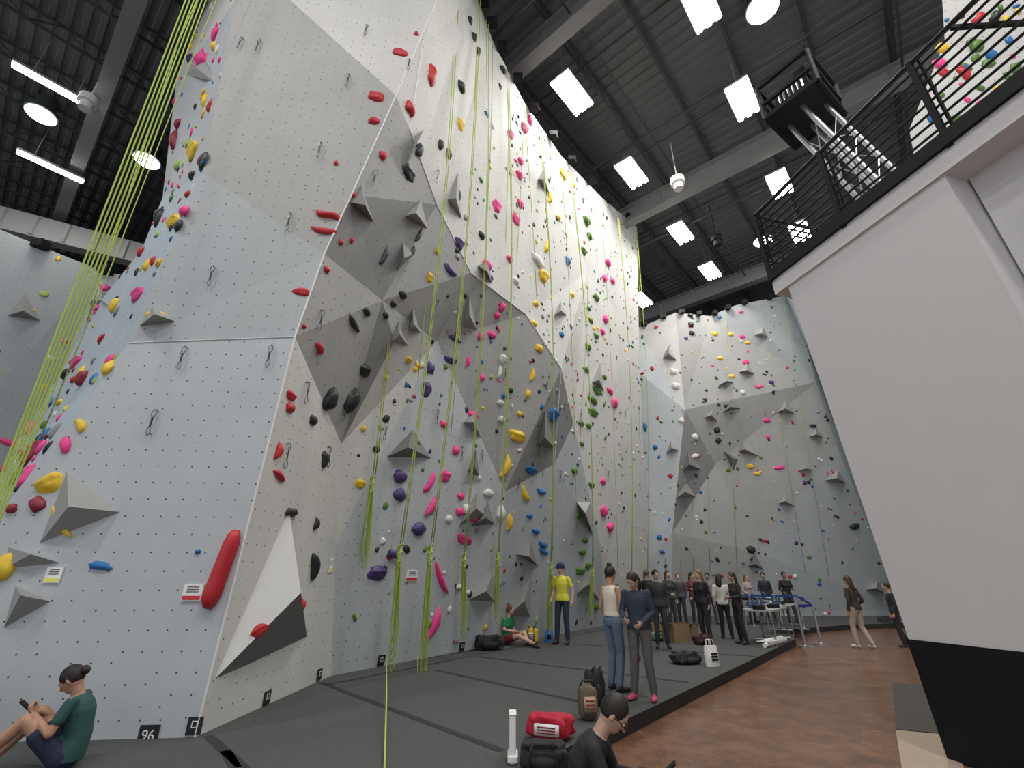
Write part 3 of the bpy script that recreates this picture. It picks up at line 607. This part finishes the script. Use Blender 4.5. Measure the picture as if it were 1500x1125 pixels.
        t0_=wr+d*.02+ac*.03; t1_=t0_+(d*.6+ac*.7+pn*.25).normalized()*.04; t2_=t1_+(d*.9+ac*.15+pn*.4*(.5+cu)).normalized()*.032
        mb.capsule(t0_,t1_,.013,.010,SKN,8); mb.capsule(t1_,t2_,.010,.008,SKN,8)
    for S in 'LR':
        hp,kn,an=J['h'+S],J['k'+S],J['a'+S]
        if legs=='pants':
            mb.capsule(hp,kn,.094,.066,BOT,14); mb.capsule(kn,kn.lerp(an,.4),.064,.064,BOT,14); mb.capsule(kn.lerp(an,.4),an+(kn-an).normalized()*.02,.064,.054,BOT,14)
        else:
            mb.capsule(hp,hp.lerp(kn,.6),.096,.086,BOT,14); mb.capsule(hp,kn,.080,.054,SKN,14); mb.capsule(kn,kn.lerp(an,.35),.052,.057,SKN,14); mb.capsule(kn.lerp(an,.35),an,.057,.035,SKN,14)
        ft=J['t'+S]-an if ('t'+S) in J else V(((.03 if S=='R' else -.03),.16,-.05))
        f=ft.normalized(); mi=SHO if feet else SKN
        heel=an-V((0,0,.045))-V((f.x,f.y,0))*.04
        mb.capsule(an,an-V((0,0,.03)),.04,.042,mi); 
        toe=an+ft
        if feet: mb.capsule(heel,toe.lerp(heel,.3),.036,.042,mi,12,1.0); mb.capsule(toe.lerp(heel,.3),toe,.042,.032,mi,12,1.15)
        else:
            mb.capsule(heel,toe.lerp(heel,.3),.034,.032,mi,12,1.0); mb.capsule(toe.lerp(heel,.3),toe.lerp(heel,.12),.034,.024,mi,12,1.35)
            sd_=f.cross(V((0,0,1))).normalized()
            for q in range(5): 
                o2=(q-2)*.0165*(1 if S=='L' else -1); mb.capsule(toe.lerp(heel,.12)+sd_*o2,toe.lerp(heel,.12)+sd_*o2+f*(.05-.006*q),.011,.009+.002*(q==0),mi,8)
    cols=[cmat('shirt_fabric',top),cmat('trouser_fabric',bot),cmat('skin',skin,.55),cmat('shoe_rubber',shoe,.6),cmat('hair',hair,.6),cmat('eye_white',(.8,.8,.78),.3),cmat('iris_dark',(.03,.02,.015),.3),cmat('lips',(.45,.16,.14),.5),cmat('cap_fabric',cap or (.02,.03,.1))]
    src=mb.build(name+'_src',cols)
    tree=BVHTree.FromPolygons([v.co for v in src.data.vertices],[list(p.vertices) for p in src.data.polygons]); pm=[p.material_index for p in src.data.polygons]
    md=src.modifiers.new('r','REMESH'); md.mode='VOXEL'; md.voxel_size=vox
    m2=src.modifiers.new('s','SMOOTH'); m2.factor=.5; m2.iterations=3 if vox>.01 else 4
    dg=bpy.context.evaluated_depsgraph_get(); me=bpy.data.meshes.new_from_object(src.evaluated_get(dg))
    bpy.data.objects.remove(src)
    V0=[v.co.copy() for v in me.vertices]; out=MB(); out.v=V0
    for p in me.polygons:
        l,n,i,dd=tree.find_nearest(p.center); out.f.append(list(p.vertices)); out.m.append(pm[i])
    HR=4
    out.ell(hc-hf*.018+hu*.022,hr*.087,hf*.1,hu*.106,HR,20,13)
    if style=='bun': out.ell(hc-hf*.045+hu*.135,hr*.042,hf*.042,hu*.038,HR)
    if style=='lowbun': out.ell(hc-hf*.12-hu*.0,hr*.045,hf*.04,hu*.045,HR)
    if style in('long','bob'):
        bh=V((-hf.x,-hf.y,0)).normalized(); dn=V((0,0,-1)); R=[]
        for k,(rx,ry) in enumerate(((.07,.045),(.088,.055),(.092,.05),(.085,.042),(.06,.03))):
            R.append((hc+bh*(.055+.012*k)+V((0,0,.06))+dn*((.08 if style=='long' else .05)*k),hr*rx,bh*-ry))
        R=[(c,-X,Y) for c,X,Y in R]; out.rings(R,HR,16)
    if style=='tail': out.capsule(hc-hf*.11+hu*.04,hc-hf*.13-hu*.16,.035,.018,HR)
    if cap is not None:
        out.ell(hc-hf*.01+hu*.045,hr*.092,hf*.108,hu*.095,8,20,11); out.ell(hc+hf*.125+hu*.045,hr*.065,hf*.065,hu*.008,8,16,7)
    for s in(-1,1):
        e=hc+hr*.031*s+hf*.083-hu*.004; out.ell(e,hr*.014,hf*.009,hu*.008,5,10,7); out.ell(e+hf*.005,hr*.0065,hf*.0055,hu*.0065,6,8,7)
        out.capsule(e+hu*.022-hr*.013+hf*.003,e+hu*.022+hr*.013+hf*.003,.0035,.0035,HR,6)
    out.capsule(hc-hu*.062+hf*.083-hr*.018,hc-hu*.062+hf*.083+hr*.018,.0055,.0055,7,6)
    if glasses:
        for s in(-1,1):
            c=hc+hr*.034*s+hf*.103-hu*.004; out.tube(ring_pts(c,hr,hu,.024,.019,14),.003,6,5)
            out.tube([c+hr*.022*s,hc+hr*.085*s],.003,6,5)
        out.tube([hc+hf*.105-hr*.01,hc+hf*.105+hr*.01],.002,6,5)
    ob=out.build(name,cols,smooth=True,loc=loc,rot=(0,0,math.radians(head)))
    sc=H/1.75; ob.scale=(sc,sc,sc)
    return ob
p=G(826,944)
person('climber_man',p,150,dict(wR=(.25,.1,.9),wL=(-.26,.02,.9),eL=(-.26,-.04,1.13),hf=(.35,1,-.25),kR=(.12,.04,.5),aR=(.16,.02,.09),aL=(-.1,-.02,.09)),H=1.80,top=(.70,.66,.06),bot=(.03,.04,.07),sleeve='short',cap=(.015,.03,.08),style='short',vox=.012,skin=(.6,.38,.3))
sit=dict(pel=(0,0,.12),wai=(0,-.03,.25),che=(0,.01,.45),nek=(0,.06,.61),hed=(0,.14,.75),sL=(-.17,.05,.56),sR=(.17,.05,.56),
 eL=(-.22,.14,.33),eR=(.22,.14,.33),wL=(-.07,.36,.40),wR=(.07,.36,.40),hL=(-.09,.03,.11),hR=(.09,.03,.11),
 kL=(-.13,.38,.40),kR=(.13,.38,.40),aL=(-.12,.66,.09),aR=(.12,.66,.09),hf=(0,.8,-.6),cL=.7,cR=.7,pL=(.6,.3,.6),pR=(-.6,.3,.6),fL=(0,0,1),fR=(0,0,1))
hp=V((-3.62,4.66,MATZ))
s=dict(sit); s.update(dict(wL=(-.05,.34,.46),wR=(.05,.34,.46),eL=(-.23,.12,.33),eR=(.23,.12,.33),kL=(-.13,.36,.43),kR=(.13,.34,.45),aL=(-.1,.66,.09),aR=(.12,.60,.09),hed=(0,.15,.72),nek=(0,.06,.59),hf=(.15,.75,-.65)))
person('seated_climber_woman',hp,112,s,H=1.52,top=(.02,.075,.068),bot=(.015,.02,.05),skin=(.42,.23,.15),hair=(.012,.008,.007),sleeve='short',legs='shorts',style='lowbun',vox=.0075,female=True,feet=False)
mb=MB(); mb.box((0,.43,.52),(.07,.012,.14),0,Matrix.Rotation(math.radians(-50),3,'X')); o=mb.build('smartphone',[BLACK],loc=hp,rot=(0,0,math.radians(112))); o.scale=(.87,.87,.87)
person('seated_climber_woman',V((-4.95,4.72,MATZ)),100,s,H=1.55,top=(.16,.02,.03),bot=(.02,.02,.02),sleeve='short',legs='shorts',style='bob',vox=.012,female=True)
hd=U(903,1040,3.3); hp=V((hd.x-.22,hd.y+.02,0))
s=dict(sit); s.update(dict(pel=(0,-.02,.11),wai=(0,-.06,.23),che=(0,-.01,.42),nek=(0,.10,.575),hed=(0,.21,.70),sL=(-.195,.07,.53),sR=(.195,.07,.53),wL=(-.05,.40,.33),wR=(.06,.42,.33),eL=(-.25,.16,.29),eR=(.25,.18,.28),
  kL=(-.24,.36,.27),kR=(.26,.34,.25),aL=(.02,.52,.09),aR=(-.06,.36,.08),tL=(.14,.60,.05),tR=(-.20,.40,.05),hf=(0,.72,-.7)))
person('seated_visitor_man',hp,-105,s,H=1.72,top=(.012,.012,.014),bot=(.02,.02,.025),sleeve='long',style='short',hair=(.012,.009,.007),glasses=True,vox=.0075,skin=(.5,.32,.24))
mb=MB(); mb.box((.01,.52,.39),(.075,.012,.15),0,Matrix.Rotation(math.radians(-50),3,'X')); mb.build('smartphone',[BLACK],loc=hp,rot=(0,0,math.radians(-105)))
p=G(742,944)
s=dict(sit); s.update(dict(kL=(-.22,.36,.26),kR=(.14,.44,.22),aL=(-.02,.62,.09),aR=(.12,.86,.08),eL=(-.24,.02,.34),wL=(-.2,.2,.22),eR=(.24,.1,.34),wR=(.1,.34,.3),hf=(-.6,.7,.1),hed=(0,.1,.77)))
person('seated_climber',p,-125,s,H=1.7,top=(.02,.22,.08),bot=(.25,.03,.04),skin=(.62,.4,.3),hair=(.16,.05,.025),sleeve='short',legs='shorts',style='bun',vox=.012,female=True)
p=G(905,1012)
person('standing_woman',p,-60,dict(hf=(-.2,1,-.2),wR=(.16,.26,1.08),eR=(.23,0,1.14),wL=(-.2,.08,.9),kL=(-.1,.05,.5),aR=(.12,-.06,.09)),H=1.60,top=(.66,.61,.51),bot=(.11,.15,.22),skin=(.42,.23,.15),hair=(.012,.01,.01),sleeve='none',legs='pants',style='bun',vox=.011,female=True,tuck=True)
mb=MB(); q=p+V((.24,-.16,0)); R=[]
for k in range(12):
    a=k/11; R.append((q+V((.02*math.sin(k*2),.01*math.cos(k*3),.38+.62*a)),V((.055+.022*math.sin(k*1.7+1),0,0)),V((0,.05+.02*math.cos(k*2.3),0))))
mb.rings(R,0,14); mb.build('draped_jacket',[mat('jacket_rust',(.26,.08,.05),.85,.3,12,bump=.5)],smooth=True)
p=G(946,1026)
person('standing_man',p,150,dict(hf=(.3,.8,-.7),hed=(.0,.10,1.58),nek=(0,.02,1.45),wR=(.12,.27,1.05),eR=(.24,.02,1.13),wL=(-.12,.26,1.0),aR=(.15,.02,.09),aL=(-.12,-.04,.09)),H=1.55,top=(.025,.035,.06),bot=(.09,.085,.085),shoe=(.55,.08,.15),skin=(.45,.27,.2),hair=(.02,.012,.01),style='bob',vox=.011)
p=G(1268,950,0)
person('walking_visitor',p,20,dict(kL=(-.1,.12,.52),aL=(-.1,.1,.09),aR=(.1,-.16,.1),eR=(.25,-.08,1.13),wR=(.2,.1,1.0)),H=1.66,top=(.05,.04,.03),bot=(.45,.37,.30),shoe=(.5,.5,.5),hair=(.05,.03,.02),style='long',vox=.014,female=True)
p=G(1325,948,0)
person('walking_visitor',p,60,dict(aR=(.1,-.16,.1)),H=1.5,top=(.02,.02,.03),bot=(.02,.02,.03),vox=.018)
crowd=[(972,950,170,(.03,.03,.035),(.03,.03,.04),'short',1.62),(955,925,-60,(.02,.02,.02),(.05,.05,.06),'tail',1.6),(1038,942,120,(.015,.015,.02),(.02,.02,.02),'long',1.58),
(1067,936,-20,(.55,.53,.50),(.02,.02,.025),'long',1.55),(1090,944,100,(.02,.02,.02),(.015,.015,.02),'long',1.6),(1104,912,200,(.40,.33,.33),(.1,.1,.15),'long',1.6),(1130,910,170,(.03,.03,.05),(.03,.03,.03),'short',1.66),
(1162,912,180,(.02,.02,.02),(.04,.04,.05),'tail',1.66),(1002,916,150,(.06,.06,.07),(.03,.03,.04),'short',1.62),(1022,915,190,(.15,.04,.05),(.03,.03,.04),'long',1.65),(1046,914,160,(.20,.20,.22),(.05,.05,.08),'short',1.68),
(987,925,-150,(.04,.05,.04),(.04,.04,.05),'long',1.6)]
skins=[(.55,.35,.26),(.4,.23,.16),(.62,.42,.33)]
for i,(px,py,hd_,tc_,bc,st,H) in enumerate(crowd):
    r=random.uniform
    pose=dict(wR=(.16+r(0,.06),.15+r(0,.15),.95+r(0,.25)),eR=(.24,-.02,1.14),kL=(-.1,.05,.5),aL=(-.12,r(-.05,.12),.09),aR=(.12,r(-.1,.05),.09),hf=(r(-.5,.5),1,-.15))
    if i%3==1: pose.update(wL=(-.12,.27,1.12),eL=(-.23,.03,1.13))
    person('standing_visitor',G(px,py),hd_,pose,H=H*r(.98,1.06),top=tc_,bot=bc,style=st,vox=.018,skin=skins[i%3],hair=random.choice([(.03,.02,.012),(.10,.05,.025),(.015,.01,.01),(.2,.12,.05)]),female=(st!='short'))
# ---------- bags, props
def bag(name,c,size,col,ang=0,strap=True,patch=None,lump=.12,handle=False):
    vs,fs=ico(4); mb=MB(); sd=random.random()*30; hx,hy,hz=[q/2 for q in size]
    for v in vs:
        f=lambda a:math.copysign(abs(a)**.55,a)
        k=1+lump*mnoise.noise(v*1.8+V((sd,0,0)))+.04*mnoise.noise(v*6+V((sd,3,0)))
        mb.v.append(V((f(v.x)*hx*k*.8,f(v.y)*hy*k*.8,hz+f(v.z)*hz*k*.92 if v.z>0 else hz+f(v.z)*hz)))
    for f_ in fs: mb.f.append(list(f_)); mb.m.append(0)
    mb.ell((0,-hy*.75,hz*.7),V((hx*.55,0,0)),V((0,hy*.35,0)),V((0,0,hz*.5)),0)
    if strap:
        for s in(-.35,.35): mb.tube([V((hx*s,-hy*.2,hz*1.75)),V((hx*s,-hy*.9,hz*2.1)),V((hx*s*1.3,-hy*1.3,hz*1.2)),V((hx*s*1.2,-hy*1.05,hz*.3))],.012,1,6)
    if handle: mb.tube([V((-.08,0,hz*1.8)),V((-.05,0,hz*1.8+.06)),V((.05,0,hz*1.8+.06)),V((.08,0,hz*1.8))],.01,1,6)
    if patch:
        mb.box((0,-hy*1.02,hz*.95),(hx*.95,.03,hz*.8),2)
        for k in range(3): mb.box((0,-hy*1.02-.017,hz*(.75+.2*k)),(hx*.7,.004,hz*.09),3)
    mb.tube([V((-hx*.7,0,hz*1.55)),V((0,-hy*.3,hz*1.87)),V((hx*.7,0,hz*1.55))],.006,1,5)
    return mb.build(name,[mat(name+'_fabric',col,.8,.25,10,bump=.4),mat('bag_webbing',(.02,.02,.02),.8),mat('bag_patch',patch or (.8,.8,.8),.7,.05),mat('patch_print',(.25,.03,.03),.7)],smooth=True,loc=c,rot=(0,0,ang))
bag('backpack',G(862,1054),(.26,.22,.34),(.12,.09,.06),.1,False,(.38,.30,.2),handle=True)
bag('backpack',G(874,1036)+V((.0,.1,0)),(.26,.22,.40),(.02,.022,.02),.4,True)
bag('duffel_bag',G(808,1082),(.50,.32,.22),(.40,.01,.03),-.35,False,(.72,.72,.72),handle=False,lump=.4)
bag('duffel_bag',G(797,1128),(.46,.26,.20),(.012,.012,.014),-.1,True,lump=.3)
bag('duffel_bag',G(716,952),(.75,.35,.3),(.015,.016,.018),.2,True,lump=.3)
bag('duffel_bag',G(1005,972),(.62,.4,.2),(.02,.02,.025),.3,True,lump=.35)
bag('backpack',G(1030,944),(.55,.4,.22),(.06,.02,.03),.2)
bag('backpack',G(963,938),(.5,.35,.2),(.1,.2,.12),.9)
bag('backpack',G(780,943),(.34,.22,.36),(.7,.45,.05),-.3,True,(.8,.8,.8))
bag('backpack',G(1298,918,0),(.5,.4,.35),(.03,.03,.03),.3)
def tote(c,w,h,col,ang):
    mb=MB(); mb.rings([(V((0,0,0)),V((w/2,0,0)),V((0,.07,0))),(V((0,0,h*.5)),V((w*.52,0,0)),V((0,.09,0))),(V((0,0,h)),V((w*.5,0,0)),V((0,.05,0))),(V((0,0,h*.98)),V((w*.47,0,0)),V((0,.04,0))),(V((0,0,h*.6)),V((w*.4,0,0)),V((0,.03,0)))],0,16)
    for s in(-.04,.04): mb.tube([V((-w*.2,s,h)),V((-w*.15,s,h*1.3)),V((w*.15,s,h*1.3)),V((w*.2,s,h))],.008,0,6)
    for k in range(3): mb.box((0,-.088,h*(.35+.14*k)),(w*.5,.012,.03),1)
    return mb.build('tote_bag',[mat('tote_canvas',col,.9,.08,20),BLACK],smooth=False,loc=c,rot=(0,0,ang))
tote(G(1036,976)+V((.1,0,0)),.26,.32,(.78,.77,.73),.3); tote(G(783,940)+V((.35,-.1,0)),.2,.25,(.05,.2,.6),0)
mb=MB(); c=G(751,1116); mb.box(V((0,0,.17)),(.055,.16,.34),0); mb.box(V((0,0,.345)),(.065,.17,.015),0); mb.box(V((.0,0,.04)),(.085,.2,.05),0)
o=mb.build('white_bollard_panel',[WHITE],loc=c); o.modifiers.new('b','BEVEL').width=.008
def table(c,ang,L=1.8,Wd=.75,gear=True):
    mb=MB(); mb.box((0,0,.73),(L,Wd,.04),0)
    for s in(-1,1):
        for t in(-1,1): mb.tube([V((s*L*.38,t*Wd*.4,.71)),V((s*L*.44,t*Wd*.4,0))],.015,1,6)
        mb.tube([V((s*L*.43,-Wd*.4,.12)),V((s*L*.43,Wd*.4,.12))],.012,1,6); mb.tube([V((s*L*.4,0,.4)),V((s*L*.15,0,.71))],.01,1,6)
    if gear:
        for k in range(7):
            x=-L*.42+k*L*.14; mb.box((x,random.uniform(-.2,.2),.79),(.18,.22,random.uniform(.05,.12)),random.choice([2,3,4]),Matrix.Rotation(random.random(),3,'Z'))
        for k in range(3): mb.tube([V((-L*.3+k*.45,.1,.76)),V((-L*.3+k*.45,.1,.98))],.035,random.choice([2,4]),10)
    mb.build('folding_table',[mat('table_top',(.33,.33,.32),.5,.05),STEEL,WHITE,BLACK,mat('gear_blue',(.05,.10,.2),.6)],loc=c,rot=(0,0,ang))
table(G(1128,940),.9); table(G(1153,926),.9); table(G(1112,914),.1,1.5)
def stan(c):
    mb=MB(); mb.rings([(V((0,0,0)),V((.17,0,0)),V((0,.17,0))),(V((0,0,.02)),V((.17,0,0)),V((0,.17,0))),(V((0,0,.035)),V((.05,0,0)),V((0,.05,0))),(V((0,0,.05)),V((.03,0,0)),V((0,.03,0))),(V((0,0,.92)),V((.03,0,0)),V((0,.03,0))),(V((0,0,.92)),V((.04,0,0)),V((0,.04,0))),(V((0,0,1.0)),V((.04,0,0)),V((0,.04,0)))],0,16)
    return mb
sp_=[G(1070,916),G(1105,918),G(1142,920),G(1178,922),G(1203,944,0),G(1180,948,0)]
BLT=mat('belt_blue',(.02,.05,.35),.7)
for i,c in enumerate(sp_):
    mb=stan(c)
    if i+1<len(sp_):
        d=sp_[i+1]-c; mb.bar(V((0,0,.93)),d+V((0,0,.93)),.008,.06,1)
    mb.build('belt_stanchion',[STEEL,BLT],loc=c)
def carton(c,s,ang):
    mb=MB(); w,d,h=s
    for (cx_,cy_,sx_,sy_) in ((-w/2,0,.01,d),(w/2,0,.01,d),(0,-d/2,w,.01),(0,d/2,w,.01)): mb.box((cx_,cy_,h/2),(sx_,sy_,h),0)
    mb.box((0,0,.01),(w,d,.015),0)
    mb.box((-w/2-.07,0,h+.02),(.16,d,.008),0,Matrix.Rotation(.4,3,'Y')); mb.box((w/2+.07,0,h-.02),(.16,d,.008),0,Matrix.Rotation(.5,3,'Y')); mb.box((0,-d/2-.002,h*.5),(.06,.004,h*.95),1)
    mb.build('cardboard_box',[mat('cardboard',(.27,.18,.10),.9,.1,10),mat('packing_tape',(.4,.32,.2),.4)],loc=c,rot=(0,0,ang))
carton(G(992,940),(.55,.4,.4),.5); carton(G(965,934),(.5,.4,.35),.2); carton(G(1008,934),(.4,.4,.3),.9)
mb=MB()
for k in range(5):
    c=V((.25*k,0,.12)); mb.tube([c+V((-.2,-.15,0)),c+V((.2,.15,0))],.012,0,6); mb.tube([c+V((-.2,.15,0)),c+V((.2,-.15,0))],.012,0,6); mb.ell(c,V((.07,0,0)),V((0,.07,0)),V((0,0,.05)),0)
mb.tube([V((-.2,0,.05)),V((1.3,0,.05))],.05,0,8)
mb.build('equipment_pile',[WHITE],loc=G(1125,948),rot=(0,0,.8))
# ---------- world, camera
w=bpy.data.worlds.new('World'); scene.world=w; w.use_nodes=True; w.node_tree.nodes['Background'].inputs[0].default_value=(.88,.93,1,1); w.node_tree.nodes['Background'].inputs[1].default_value=1.2
cam=bpy.data.cameras.new('Camera'); co=bpy.data.objects.new('Camera',cam); scene.collection.objects.link(co)
co.location=CAM; co.rotation_euler=(math.pi/2+PIT,0,0); cam.sensor_width=36; cam.lens=F/1500*36; cam.clip_end=200; cam.clip_start=.05
scene.camera=co
try: scene.view_settings.view_transform='Standard'
except Exception as ex: print(ex)
